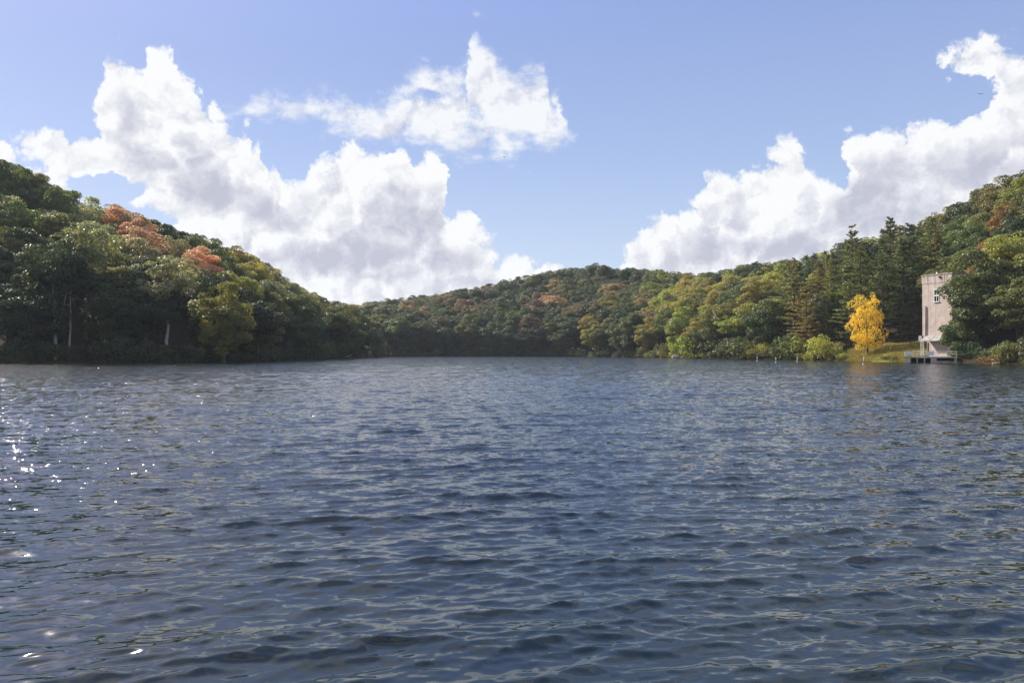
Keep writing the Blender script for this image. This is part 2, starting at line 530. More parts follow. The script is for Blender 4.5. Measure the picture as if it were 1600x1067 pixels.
def leaf_quads(P, N, size, g, long=1.5):
    """One pointed leaf spray per point: a folded rhombus facing N."""
    n = len(P)
    t = unit(np.cross(N, g.normal(size=(n, 3))))
    b = np.cross(N, t)
    s = size[:, None]
    fold = N * s * g.uniform(-0.15, 0.30, (n, 1))
    v = np.stack([P - t * s * long * 0.5, P + b * s * 0.5 + fold, P + t * s * long * 0.5, P - b * s * 0.5 + fold], 1)
    i = np.arange(n * 4).reshape(n, 4)
    return v.reshape(-1, 3), i

def crown_cloud(g, cz, rx, rz, lumps, per, lr=(0.75, 1.75), leaf=(0.15, 0.33), low=-0.55, fill=0.12, open_=0.0):
    Ps, Ns, Ls = [], [], []
    k = 0
    while k < lumps:
        d_ = unit(g.normal(size=3))
        if d_[2] < low:
            continue
        k += 1
        rad = g.uniform(0.38, 0.92) ** 0.7
        bulge = 1 + 0.22 * math.sin(3 * math.atan2(d_[1], d_[0]) + cz)
        c = np.array([d_[0] * rx * rad * bulge, d_[1] * rx * rad * bulge, cz + d_[2] * rz * rad])
        r_ = g.uniform(*lr) * (0.85 if d_[2] > 0.6 else 1.0)
        n = int(1.7 * per * (r_ / 1.6) ** 2 * g.uniform(0.75, 1.2))
        e = unit(g.normal(size=(n, 3)) + d_ * 0.55 + np.array([0, 0, 0.35]))
        sq = np.array([1.15, 1.15, 0.72])
        p = c + e * sq * r_ * (g.uniform(0.55, 1.0, (n, 1)) ** 0.5) * g.uniform(0.9, 1.12, (n, 1))
        Ls.append(np.clip(g.uniform(0.1, 0.9) * 0.55 + g.uniform(0, 1, n) * 0.45, 0, 1))
        Ps.append(p)
        Ns.append(unit(e * 0.75 + g.normal(size=(n, 3)) * 0.55 + np.array([0, 0, 0.25])))
    m_ = int(lumps * per * fill)
    e = unit(g.normal(size=(m_, 3)))
    Ps.append(e * np.array([rx, rx, rz]) * g.uniform(0.15, 0.75, (m_, 1)) + np.array([0, 0, cz]))
    Ns.append(unit(g.normal(size=(m_, 3))))
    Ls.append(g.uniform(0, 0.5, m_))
    P, N, L_ = np.concatenate(Ps), np.concatenate(Ns), np.concatenate(Ls)
    keep = P[:, 2] > 0.15
    if open_ > 0:
        hole = np.sin(P[:, 0] * 1.7 + cz) * np.sin(P[:, 1] * 1.9) * np.sin(P[:, 2] * 1.6 + 1)
        keep &= hole < (0.55 - open_)
    P, N, L_ = P[keep], N[keep], L_[keep]
    v_, f_ = leaf_quads(P, N, g.uniform(*leaf, len(P)), g)
    return v_, f_, L_

def trunk_mb(g, H, r0, limbs, cz, rx, rz, lean=0.4, fork=False):
    mb = MB()
    top = H * 0.82
    pts = [(0, 0, -1.2)]
    x = y = 0.0
    for k in range(1, 7):
        x += g.normal() * lean * 0.3; y += g.normal() * lean * 0.3
        pts.append((x, y, top * k / 6))
    rad = [r0 * 1.25] + [r0 * (1 - 0.86 * k / 6) for k in range(1, 7)]
    mb.tube(pts, rad, 8)
    for k in range(limbs):
        z = g.uniform(max(cz - rz * 0.9, H * 0.22), top * 0.85)
        i = min(int(z / top * 6), 5)
        p0 = Vector(pts[i]).lerp(Vector(pts[i + 1]), 0.5)
        a = g.uniform(0, 6.283)
        L = rx * g.uniform(0.55, 0.9)
        p2 = p0 + Vector((math.cos(a) * L, math.sin(a) * L, L * g.uniform(0.4, 0.95)))
        p1 = p0.lerp(p2, 0.5) + Vector((0, 0, -L * 0.10))
        rr_ = r0 * 0.42 * (1 - z / (top * 1.3))
        mb.tube([p0, p1, p2], [rr_ + 0.03, rr_ * 0.65 + 0.02, 0.02], 5)
    if fork:
        mb.tube([(0, 0, H * 0.22), (0.5, -0.3, H * 0.34), (1.15, -0.6, H * 0.52), (1.5, -0.8, H * 0.68)], [r0 * 0.75, r0 * 0.6, r0 * 0.45, 0.05], 7)
        mb.tube([(0, 0, H * 0.30), (-0.6, -0.5, H * 0.44), (-0.95, -0.8, H * 0.60)], [r0 * 0.55, r0 * 0.45, 0.05], 7)
    return mb

PROTO = {}
def add_proto(key, crown, trunk, H, W, stem_mat):
    cv, cf, lv = crown
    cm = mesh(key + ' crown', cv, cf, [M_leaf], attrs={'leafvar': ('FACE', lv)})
    tm = trunk.mesh(key + ' trunk', stem_mat, True)
    PROTO[key] = dict(crown=cm, trunk=tm, H=H, W=W, lv=lv, arr=(cv, cf, trunk))

def make_broadleaf(key, seed, H, cz, rx, rz, lumps, per, pale=False, fork=False, **kw):
    g = np.random.default_rng(seed)
    add_proto(key, crown_cloud(g, cz, rx, rz, lumps, per, **kw), trunk_mb(g, H, 0.26, 7, cz, rx, rz, fork=fork), H, rx * 2, M_pale if pale else M_bark)

make_broadleaf('round', 1, 16, 10.2, 4.6, 5.4, 59, 190)
make_broadleaf('oval', 2, 17, 10.3, 3.9, 6.3, 59, 180)
make_broadleaf('spread', 3, 15, 9.8, 5.2, 4.8, 66, 180)
make_broadleaf('skirted', 4, 14, 7.3, 4.2, 6.4, 72, 180, low=-0.95)
make_broadleaf('loose', 5, 16, 10.2, 4.3, 5.4, 49, 150, fill=0.05, open_=0.22)
make_broadleaf('billowy', 6, 16, 9.8, 4.8, 5.8, 38, 230, lr=(1.1, 2.3))
make_broadleaf('pale_stemmed', 7, 18, 12.6, 3.7, 4.8, 46, 180, pale=True, fill=0.05)
make_broadleaf('pale_forked', 17, 18, 13.0, 3.6, 4.4, 44, 150, pale=True, fork=True, fill=0.04)
make_broadleaf('flame', 12, 14, 7.0, 4.2, 6.7, 76, 92, leaf=(0.15, 0.30), low=-0.97, lr=(0.7, 1.8), fill=0.10, open_=0.20)
make_broadleaf('fine', 8, 14, 8.6, 3.6, 5.2, 56, 230, leaf=(0.15, 0.30), low=-0.8)
BROAD = ['round', 'oval', 'spread', 'skirted', 'loose', 'billowy', 'fine']

def make_pine(key, seed, H, reach):
    g = np.random.default_rng(seed)
    mb = MB()
    mb.tube([(0, 0, -1.2), (0.05, 0, H * 0.4), (0, 0.06, H * 0.75), (0, 0, H)], [0.32, 0.24, 0.13, 0.02], 8)
    Ps, Ns, Ss = [], [], []
    z = H * 0.14
    while z < H - 0.3:
        f = (z - H * 0.14) / (H * 0.86)
        L0 = reach * (1 - f) ** 0.75 * (0.65 + 0.35 * min(1, f * 5)) + 0.35
        nb = int(g.integers(3, 6))
        a0 = g.uniform(0, 6.28)
        for k in range(nb):
            a = a0 + k * 6.283 / nb + g.normal() * 0.25
            L = L0 * g.uniform(0.45, 1.3)
            rise = g.uniform(-0.05, 0.22) + 0.35 * f
            dirn = np.array([math.cos(a), math.sin(a), rise])
            p0 = np.array([0, 0, z + g.normal() * 0.15])
            mb.tube([p0, p0 + dirn * L * 0.55 + np.array([0, 0, -0.06 * L]), p0 + dirn * L], [0.05, 0.035, 0.012], 4)
            n = int(14 + 24 * L)
            t_ = g.uniform(0.22, 1.05, n) ** 0.8
            side = np.array([-math.sin(a), math.cos(a), 0])
            wdt = 0.42 * (1.15 - t_) * min(L, 2.6) + 0.12
            p = p0 + dirn * (t_ * L)[:, None] + side * (g.normal(size=n) * wdt * 0.75)[:, None] + np.array([0, 0, 1.0]) * (g.normal(size=n) * 0.07 + 0.05)[:, None]
            Ps.append(p)
            Ns.append(unit(np.array([0, 0, 1.0]) + g.normal(size=(n, 3)) * 0.42))
            Ss.append(g.uniform(0.13, 0.27, n))
        z += g.uniform(0.7, 1.25) * (1.1 - 0.45 * f)
    P, N, S = np.concatenate(Ps), np.concatenate(Ns), np.concatenate(Ss)
    v_, f_ = leaf_quads(P, N, S, g, long=2.2)
    add_proto(key, (v_, f_, g.uniform(0, 1, len(P))), mb, H, reach * 2, M_bark)

make_pine('pine_a', 21, 20, 3.6)
make_pine('pine_b', 22, 18, 3.1)
make_pine('pine_c', 23, 21, 4.0)
PINES = ['pine_a', 'pine_b', 'pine_c']

def make_bush(key, seed, H, rx):
    g = np.random.default_rng(seed)
    mb = MB()
    for k in range(5):
        a = g.uniform(0, 6.28)
        mb.tube([(0.1 * math.cos(a), 0.1 * math.sin(a), -0.4), (rx * .25 * math.cos(a), rx * .25 * math.sin(a), H * .4), (rx * .5 * math.cos(a), rx * .5 * math.sin(a), H * .8)], [0.05, 0.04, 0.012], 5)
    add_proto(key, crown_cloud(g, H * 0.48, rx * 0.95, H * 0.5, 20, 90, lr=(0.6, 1.0), leaf=(0.12, 0.26), low=-0.9, fill=0.15), mb, H, rx * 2, M_bark)
make_bush('bush_a', 31, 3.0, 1.9)
make_bush('bush_b', 32, 2.4, 2.2)
make_bush('bush_c', 33, 3.8, 1.6)
BUSHES = ['bush_a', 'bush_b', 'bush_c']

# ------------------------------------------------------------------ where the trees stand
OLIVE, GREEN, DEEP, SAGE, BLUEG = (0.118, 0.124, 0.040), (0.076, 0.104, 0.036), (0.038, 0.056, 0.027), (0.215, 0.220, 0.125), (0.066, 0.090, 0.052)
GOLD, ORANGE, RUST, TAN, MAUVE, YELLOW = (0.235, 0.205, 0.05), (0.46, 0.275, 0.185), (0.215, 0.135, 0.045), (0.26, 0.195, 0.105), (0.165, 0.125, 0.095), (0.64, 0.445, 0.05)
LIME = (0.205, 0.215, 0.045)
COLOUR_WORD = {OLIVE: 'olive green', GREEN: 'mid green', DEEP: 'dark green', SAGE: 'pale sage green', BLUEG: 'bluish green', GOLD: 'yellowish olive', ORANGE: 'salmon orange',
               RUST: 'rusty brown', TAN: 'tan', MAUVE: 'mauve brown', YELLOW: 'bright yellow', LIME: 'yellow green'}
# autumn colour as it lies over the woods: photograph px, py, radius x, radius y, colour
PATCHES = [(216, 372, 52, 24, ORANGE), (268, 404, 36, 16, ORANGE), (322, 424, 28, 18, ORANGE), (305, 445, 14, 14, ORANGE), (372, 425, 36, 18, GOLD), (135, 372, 38, 34, SAGE), (30, 352, 36, 22, SAGE),
           (268, 425, 34, 34, SAGE), (345, 470, 26, 44, LIME), (425, 430, 16, 12, MAUVE), (440, 470, 34, 26, SAGE), (520, 500, 26, 18, OLIVE), (545, 480, 16, 12, TAN), (500, 470, 30, 14, OLIVE),
           (40, 300, 60, 26, OLIVE), (160, 330, 50, 14, OLIVE), (640, 490, 26, 18, TAN), (700, 480, 30, 14, MAUVE), (755, 470, 26, 14, MAUVE), (720, 495, 26, 12, TAN), (722, 453, 12, 10, MAUVE), (830, 480, 16, 16, MAUVE),
           (870, 455, 16, 24, TAN), (862, 475, 18, 14, ORANGE), (905, 480, 18, 14, MAUVE), (785, 495, 20, 10, TAN), (845, 515, 12, 14, RUST), (935, 518, 18, 20, GOLD), (955, 460, 18, 22, TAN), (990, 440, 16, 12, MAUVE),
           (965, 490, 24, 16, GOLD), (1035, 510, 34, 30, GOLD), (1000, 470, 26, 12, OLIVE), (1085, 455, 14, 12, MAUVE), (1060, 480, 30, 24, OLIVE), (1190, 480, 40, 60, LIME), (1175, 500, 20, 40, GOLD), (1125, 520, 22, 30, LIME), (1100, 470, 30, 20, OLIVE),
           (1200, 420, 20, 12, TAN), (1230, 470, 30, 50, LIME), (1290, 535, 16, 16, GOLD), (1585, 375, 32, 36, RUST), (1560, 420, 30, 22, RUST), (1550, 320, 60, 20, OLIVE), (1480, 370, 20, 30, TAN), (1420, 420, 20, 30, OLIVE), (1560, 470, 60, 60, GREEN)]
ZONES = {'S': 'near hillside across from the tower', 'F': 'far ridge at the end of the lake', 'T': 'slope on the tower side'}
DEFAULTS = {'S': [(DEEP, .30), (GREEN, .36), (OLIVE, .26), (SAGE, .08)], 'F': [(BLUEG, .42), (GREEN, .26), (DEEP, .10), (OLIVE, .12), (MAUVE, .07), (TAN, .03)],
            'T': [(GREEN, .34), (OLIVE, .34), (DEEP, .14), (LIME, .12), (BLUEG, .06)]}

def pick_colour(zone, px, py):
    if zone == 'T' and 1000 < px < 1262 and py > 446 and rng.random() < 0.8:
        return (LIME, GOLD, LIME, OLIVE, LIME, GREEN)[int(rng.integers(6))]
    for (cx, cyy, rx, ry, col) in PATCHES:
        if ((px - cx) / rx) ** 2 + ((py - cyy) / ry) ** 2 < 1 and rng.random() < (0.36 if zone == 'F' else 0.7):
            return col
    r_ = rng.random()
    for col, p_ in DEFAULTS[zone]:
        r_ -= p_
        if r_ <= 0:
            return col
    return DEFAULTS[zone][0][0]

TREES = []      # dicts: proto, x, y, z, h, w, rot, col, zone, kind
def stand(kind, proto, x, y, h, w, col, zone, label=None, z=None, sink=0.25):
    zz = float(ground(x, y)) if z is None else z
    TREES.append(dict(kind=kind, proto=proto, x=float(x), y=float(y), z=max(zz, -0.2) - sink, h=float(h), w=float(w), rot=float(rng.uniform(0, 6.283)), col=col, zone=zone, label=label))

def from_photo(px, py_base, Y):
    return (px - 800) / F_PX * Y, Y

# particular trees one can pick out
TWX, TWY = (1475 - 800) / F_PX * 143.5, 143.5
x, y = from_photo(1356, 0, 161); stand('yellow_tree', 'flame', x, y, 13.0, 6.0, YELLOW, 'T', 'bright yellow tree standing alone on the grassy bank beside the tower')
x, y = from_photo(1535, 0, 136.5); stand('broadleaf_tree', 'skirted', x, y, 17.0, 11.5, GREEN, 'T', 'big full green tree whose branches overlap the pink tower')
x, y = from_photo(1502, 0, 137.5); stand('broadleaf_tree', 'skirted', x, y, 9.6, 6.4, GREEN, 'T', 'slimmer green tree squeezed between the pink tower and the big full tree')
x, y = from_photo(1592, 0, 128); stand('broadleaf_tree', 'skirted', x, y, 10.5, 8.0, OLIVE, 'T', 'olive tree at the water cut by the edge of the picture beyond the tower')
x, y = from_photo(88, 0, 133.5); stand('pale_tree', 'pale_forked', x, y, 21.5, 8.0, DEEP, 'S', 'dark tree with a forked pale bare trunk on the near hillside shore')
x, y = from_photo(110, 0, 134.5); stand('pale_tree', 'pale_stemmed', x, y, 18, 6.4, DEEP, 'S', 'slim tree with a straight grey trunk beside the forked pale trunk')
x, y = from_photo(135, 0, 142); stand('pale_tree', 'pale_stemmed', x, y, 22.5, 9.5, SAGE, 'S', 'tall pale sage tree rising over the dark shore trees')
x, y = from_photo(262, 0, 141); stand('pale_tree', 'pale_stemmed', x, y, 18.5, 9.2, SAGE, 'S', 'pale sage tree with a white trunk reaching down to the shore')
x, y = from_photo(350, 0, 146); stand('broadleaf_tree', 'skirted', x, y, 15.5, 8.6, LIME, 'S', 'sunlit yellow green tree on the point of the near hillside')
PINE_TINTS = [(0.095, 0.125, 0.050), (0.125, 0.140, 0.050), (0.080, 0.110, 0.048), (0.165, 0.145, 0.055)]
# pines on the slope behind the tower
for px, top, Y in [(1332, 349, 205), (1392, 338, 212), (1300, 402, 196), (1352, 395, 186), (1376, 420, 180), (1310, 440, 184), (1280, 430, 200), (1334, 470, 176), (1294, 480, 178), (1424, 372, 190), (1250, 425, 215),
                   (1405, 430, 172), (1440, 385, 186), (1322, 415, 192), (1265, 455, 192), (1470, 368, 184), (1500, 372, 178), (1418, 470, 164), (1275, 500, 178)]:
    x, y = from_photo(px, 0, Y)
    z = float(ground(x, y))
    h = max((HOR - top) / F_PX * Y + CAM_H - z, 8)
    stand('pine_tree', PINES[len(TREES) % 3], x, y, h, min(8.6, max(5.0, h * 0.40)), PINE_TINTS[len(TREES) % 4], 'T')

SPECIAL = [(t_['x'], t_['y'], t_['w'] * 0.36) for t_ in TREES]

def tower_clear(X, Y, px, w):
    """Keep the sight line to the tower and the mown bank open."""
    half = w * 0.5 / Y * F_PX
    if Y < 149 and 1400 - half < px < 1486 + half * 0.9:
        return False
    if Y < 163 and 1338 - half < px < 1440 + half * 0.5:
        return False
    return not (abs(X - TWX) < 6.5 + w * 0.25 and abs(Y - TWY) < 6.5 + w * 0.25)

def sky_limit(px, zone):
    return float((S_sky if zone == 'S' else M_sky)(px))

step = 6.3
for gy in np.arange(100, 520, step):
    for gx in np.arange(-230, 230, step):
        X = gx + rng.uniform(-2.4, 2.4) + (3.1 if int(gy / step) % 2 else 0)
        Y = gy + rng.uniform(-2.4, 2.4)
        px = 800 + F_PX * X / Y
        if not -170 < px < 1770:
            continue
        (h1, s1), (h2, s2) = ground_parts(np.array(X), np.array(Y))
        if max(float(s1), float(s2)) < 0:
            continue
        if float(h1) > float(h2):
            zone, s, ys0 = 'S', float(s1), float(S_shore(px))
        else:
            zone, s, ys0 = ('F' if px < 1010 and Y > 255 else 'T'), float(s2), float(M_shore(px))
        if s < 0.012 or s > 1.06 or Y - ys0 < 1.2:
            continue
        z = float(ground(X, Y))
        far = min(max((Y - 150) / 250, 0), 1)
        h = rng.uniform(11.5, 17.0) * (1 if s > 0.12 else 0.92)
        lim = (HOR - sky_limit(px, zone)) / F_PX * Y + CAM_H - z
        h = min(h, lim * rng.uniform(0.92, 1.04))
        if s > 0.72 and lim < 19:
            h = lim * rng.uniform(0.94, 1.04)
        if h < 4.0:
            continue
        wdt = min(rng.uniform(7.2, 10.6) * (1 + 0.12 * far), h * 0.80)
        if zone == 'T' and not tower_clear(X, Y, px, wdt):
            continue
        if any((X - a) ** 2 + (Y - b) ** 2 < c * c for a, b, c in SPECIAL):
            continue
        _, cpy = project(X, Y, z + h * 0.68)
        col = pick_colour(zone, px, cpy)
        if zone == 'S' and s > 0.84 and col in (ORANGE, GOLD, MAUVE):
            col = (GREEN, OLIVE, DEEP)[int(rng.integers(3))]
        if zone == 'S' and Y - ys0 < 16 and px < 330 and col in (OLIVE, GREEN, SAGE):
            col = DEEP  # near shore trees recoloured dark, shade put into the leaf colour
        low = Y - ys0 < 9
        proto = 'skirted' if low and rng.random() < 0.75 else BROAD[int(rng.integers(len(BROAD)))]
        if not low and col in (ORANGE, TAN, GOLD) and rng.random() < 0.5:
            proto = 'fine'
        if zone == 'T' and 1235 < px < 1500 and Y > 163 and cpy < 500 and rng.random() < 0.62:
            h = min(rng.uniform(15, 21), lim * rng.uniform(0.92, 1.03))
            stand('pine_tree', PINES[int(rng.integers(3))], X, Y, h, min(8.2, max(4.2, h * 0.42)), PINE_TINTS[int(rng.integers(4))], zone)
            continue
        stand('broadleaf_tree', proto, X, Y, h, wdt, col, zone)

# bushes along the waterline
for px in np.arange(-30, 1640, 9.0):
    p_ = px + rng.uniform(-4, 4)
    zone = 'S' if p_ < 598 else ('F' if p_ < 1000 else 'T')
    Y = float((S_shore if zone == 'S' else M_shore)(p_)) + rng.uniform(0.6, 2.6)
    if 1405 < p_ < 1512 or 1326 < p_ < 1382:
        continue
    X = (p_ - 800) / F_PX * Y
    h = rng.uniform(1.6, 3.8) if zone != 'T' or p_ > 1500 or p_ < 1040 else rng.choice([2.2, 3.0, 4.2, 5.6, 6.8]) * rng.uniform(0.85, 1.15)
    if 1310 < p_ < 1412:
        h = rng.uniform(0.8, 1.5)
    wdt = h * rng.uniform(1.0, 1.6)
    if zone == 'T' and p_ > 1512:
        col = [DEEP, GREEN, DEEP, OLIVE][int(rng.integers(4))]
    elif zone == 'T':
        col = [LIME, OLIVE, OLIVE, GREEN, LIME, GOLD, GREEN][int(rng.integers(7))]
    else:
        col = [DEEP, DEEP, GREEN, DEEP][int(rng.integers(4))]
    stand('bush', BUSHES[int(rng.integers(3))], X, Y, h, wdt, col, zone, sink=0.12)
x, y = from_photo(1553, 0, 124.5); stand('bush', 'bush_b', x, y, 1.7, 4.2, RUST, 'T', 'low rusty brown bush at the water below the big full tree', sink=0.1)
x, y = from_photo(1499, 0, 137.6); stand('bush', 'bush_a', x, y, 2.3, 3.0, GOLD, 'T', 'golden bush at the end of the white railing', sink=0.1)

for k in range(34):
    p_ = rng.uniform(500, 606)
    Y = float(S_shore(p_)) + rng.uniform(2.5, 22)
    h = rng.uniform(2.5, 4.6)
    stand('bush', BUSHES[int(rng.integers(3))], (p_ - 800) / F_PX * Y, Y, h, h * rng.uniform(1.0, 1.5), [DEEP, GREEN, OLIVE][int(rng.integers(3))], 'S', sink=0.12)

# what each of them shows from the lake: nearest first over a coarse raster
CELL = 4
cover = np.zeros((int(1067 / CELL) + 1, int(1600 / CELL)), bool)
yy, xx = np.mgrid[0:cover.shape[0], 0:cover.shape[1]]
for t_ in sorted(TREES, key=lambda q: q['y']):
    p = PROTO[t_['proto']]
    bx, by = project(t_['x'], t_['y'], t_['z'])
    _, ty = project(t_['x'], t_['y'], t_['z'] + t_['h'])
    hw = t_['w'] * 0.5 / t_['y'] * F_PX
    c0, c1 = max(int((bx - hw) / CELL), 0), min(int((bx + hw) / CELL) + 2, cover.shape[1])
    r0, r1 = max(int(ty / CELL), 0), min(int(by / CELL) + 2, cover.shape[0])
    if c1 <= c0 or r1 <= r0:
        t_['seen'] = 0
        continue
    sx, sy = xx[r0:r1, c0:c1] * CELL + 2, yy[r0:r1, c0:c1] * CELL + 2
    cyc, ryc = ty + (by - ty) * 0.42, (by - ty) * 0.44
    if t_['kind'] == 'pine_tree':
        inside = np.abs(sx - bx) < hw * np.clip((sy - ty) / max(by - ty, 1), 0, 1) * 0.85
    elif t_['kind'] == 'bush' or t_['proto'] == 'skirted':
        inside = ((sx - bx) / (hw * 0.95)) ** 2 + ((sy - (ty + by) / 2) / ((by - ty) * 0.5)) ** 2 < 1
    else:
        inside = ((sx - bx) / (hw * 0.92)) ** 2 + ((sy - cyc) / ryc) ** 2 < 1
    win = cover[r0:r1, c0:c1]
    t_['seen'] = int((inside & ~win).sum()) * CELL * CELL
    if t_['kind'] != 'pine_tree':
        win |= inside
print('TREES', len(TREES), {k: sum(1 for t_ in TREES if t_['kind'] == k) for k in {t_['kind'] for t_ in TREES}}, 'seen>0', sum(t_['seen'] > 0 for t_ in TREES))

# ------------------------------------------------------------------ trees as things
def ordinal(n):
    return {1: '1st', 2: '2nd', 3: '3rd'}.get(n, {1: '%dst', 2: '%dnd', 3: '%drd'}.get(n % 10 if n % 100 not in (11, 12, 13) else 0, '%dth') % n if n > 3 else '')

def plant(t_):
    p = PROTO[t_['proto']]
    root = bpy.data.objects.new(t_['kind'], None)
    C.objects.link(root)
    root.empty_display_size = 0.3
    root.location = (t_['x'], t_['y'], t_['z'])
    root.rotation_euler = (0, 0, t_['rot'])
    sc = t_['w'] / p['W']
    root.scale = (sc, sc, t_['h'] / p['H'])
    j = 1 + rng.normal(size=3) * 0.05
    br = rng.uniform(0.82, 1.2) * (1.25 if t_['zone'] == 'T' or (t_['zone'] == 'S' and t_['z'] > 4) else 1.0)  # sunlit look put into the tint: tower slope and upper near hillside lighter
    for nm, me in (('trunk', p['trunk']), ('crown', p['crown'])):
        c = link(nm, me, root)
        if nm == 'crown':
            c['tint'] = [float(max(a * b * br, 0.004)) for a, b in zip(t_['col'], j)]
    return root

broad = sorted([t_ for t_ in TREES if t_['kind'] == 'broadleaf_tree' and t_['seen'] > 0], key=lambda q: (q['label'] is None, -q['seen']))
single, mass = broad[:300], broad[300:]
others = [t_ for t_ in TREES if t_['kind'] != 'broadleaf_tree' and (t_['seen'] > 0 or t_['label'])]
GROUP = {'broadleaf_tree': 'broadleaf trees of the %s', 'pine_tree': 'pines on the %s', 'bush': 'bushes along the water of the %s', 'pale_tree': 'pale stemmed trees of the %s', 'yellow_tree': ''}
buckets = {}
for t_ in single + others:
    if t_['label']:
        continue
    px, tp = project(t_['x'], t_['y'], t_['z'] + t_['h'])
    crest = tp < sky_limit(px, t_['zone']) + 14
    ys0 = float((S_shore if t_['zone'] == 'S' else M_shore)(px))
    row = 'skyline' if crest else ('waterline' if t_['y'] - ys0 < 9 else 'middle')
    t_['px'] = px
    word = 'dark green' if t_['kind'] == 'pine_tree' else COLOUR_WORD[t_['col']]
    t_['key'] = (t_['kind'], word, row, t_['zone'])
    buckets.setdefault(t_['key'], []).append(t_)
for (kind, word, row, zone), lst in buckets.items():
    lst.sort(key=lambda q: q['px'])
    noun = {'broadleaf_tree': 'broadleaf tree', 'pine_tree': 'layered pine', 'bush': 'bush', 'pale_tree': 'tree'}[kind]
    where = {'skyline': 'on skyline of', 'waterline': 'at waterline of', 'middle': 'midway up'}[row]
    for k, t_ in enumerate(lst):
        nth = '' if len(lst) == 1 else ', %s such from the left' % ordinal(k + 1)
        t_['label'] = '%s %s %s %s%s' % (word, noun, where, {'S': 'near hillside', 'F': 'far ridge', 'T': 'tower side slope'}[zone], nth)
for t_ in single + others:
    o = plant(t_)
    g_ = GROUP[t_['kind']]
    tag(o, t_['label'], {'bush': 'bush', 'pine_tree': 'pine tree'}.get(t_['kind'], 'tree'), (g_ % ZONES[t_['zone']]) if g_ else None)

# the rest of the woods: one mass of the same trees
hidden = bpy.data.collections.new('woodland kinds')
keys = BROAD
for k, key in enumerate(keys):
    cv, cf, mb = PROTO[key]['arr']
    tv, tf = mb.arrays()
    fs = [cf] + [f + len(cv) for f in tf]
    nm = sum(len(f) for f in tf)
    lv = np.concatenate([PROTO[key]['lv'], np.zeros(nm)])
    me = mesh('woodland %02d' % k, np.concatenate([cv, tv]), fs, [M_leaf, M_bark], mat_idx=[0] * len(cf) + [1] * nm, attrs={'leafvar': ('FACE', lv)})
    hidden.objects.link(bpy.data.objects.new('woodland %02d' % k, me))
pm = bpy.data.meshes.new('woodland')
pm.vertices.add(len(mass))
pm.vertices.foreach_set('co', np.array([(t_['x'], t_['y'], t_['z']) for t_ in mass], np.float32).ravel())
for nm, typ, fld, vals in (('size', 'FLOAT_VECTOR', 'vector', [(t_['w'] / PROTO[t_['proto']]['W'],) * 2 + (t_['h'] / PROTO[t_['proto']]['H'],) for t_ in mass]),
                           ('turn', 'FLOAT_VECTOR', 'vector', [(0, 0, t_['rot']) for t_ in mass]),
                           ('tint', 'FLOAT_VECTOR', 'vector', [tuple(np.array(t_['col']) * rng.uniform(0.82, 1.2)) for t_ in mass])):
    at = pm.attributes.new(nm, typ, 'POINT')
    at.data.foreach_set(fld, np.array(vals, np.float32).ravel())
at = pm.attributes.new('which', 'INT', 'POINT')
at.data.foreach_set('value', np.array([keys.index(t_['proto']) for t_ in mass], np.int32))
wood = link('woodland', pm)
tag(wood, kind='stuff', label='remaining autumn woods filling the hillsides behind the nearer trees', cat='woods')
ng = bpy.data.node_groups.new('woodland', 'GeometryNodeTree')
ng.interface.new_socket('Geometry', in_out='INPUT', socket_type='NodeSocketGeometry')
ng.interface.new_socket('Geometry', in_out='OUTPUT', socket_type='NodeSocketGeometry')
gi, go = ng.nodes.new('NodeGroupInput'), ng.nodes.new('NodeGroupOutput')
ci = ng.nodes.new('GeometryNodeCollectionInfo')
ci.inputs['Collection'].default_value = hidden
ci.inputs['Separate Children'].default_value = True
ip = ng.nodes.new('GeometryNodeInstanceOnPoints')
ip.inputs['Pick Instance'].default_value = True
def named(nm, typ):
    nd = ng.nodes.new('GeometryNodeInputNamedAttribute')
    nd.data_type = typ
    nd.inputs['Name'].default_value = nm
    return nd.outputs['Attribute']
ng.links.new(gi.outputs[0], ip.inputs['Points'])
ng.links.new(ci.outputs[0], ip.inputs['Instance'])
ng.links.new(named('which', 'INT'), ip.inputs['Instance Index'])
ng.links.new(named('turn', 'FLOAT_VECTOR'), ip.inputs['Rotation'])
ng.links.new(named('size', 'FLOAT_VECTOR'), ip.inputs['Scale'])
ng.links.new(ip.outputs[0], go.inputs[0])
wood.modifiers.new('woodland', 'NODES').node_group = ng

# ------------------------------------------------------------------ the tower and its landing
def stucco(t):
    pos = t.n('ShaderNodeTexCoord').outputs['Object']
    x, y, z = t.sep(pos)
    blot = t.noise(pos, 0.7, 6, 0.65)
    grain = t.noise(pos, 9.0, 4, 0.6)
    c = t.mix(t.smooth(blot, 0.3, 0.7), (0.43, 0.345, 0.295, 1), (0.60, 0.495, 0.43, 1))
    c = t.mix(t.m('MULTIPLY', grain, 0.25), c, (0.25, 0.17, 0.15, 1))
    # rain streaks running down from the parapet
    run = t.noise(t.v('MULTIPLY', pos, (2.6, 2.6, 0.10)), 1.0, 4, 0.7)
    high = t.smooth(z, 11.5, 15.8)
    c = t.mix(t.m('MULTIPLY', t.smooth(run, 0.48, 0.68), t.m('MULTIPLY_ADD', high, 0.65, 0.25)), c, (0.10, 0.085, 0.08, 1))
    b = t.n('ShaderNodeBump')
    b.inputs['Distance'].default_value = 0.03
    t.put(b.inputs['Height'], grain)
    return principled(t, c, 0.9, 0.2, b.outputs[0])
M_stucco = material('weathered pink render', stucco)
M_conc = simple('stained concrete', (0.40, 0.355, 0.30), 0.9, 0.45, 1.2)
M_white = simple('white paint', (0.78, 0.78, 0.76), 0.5, 0.08, 4.0)
M_grey = simple('grey metal', (0.32, 0.32, 0.31), 0.55, 0.25, 3.0)
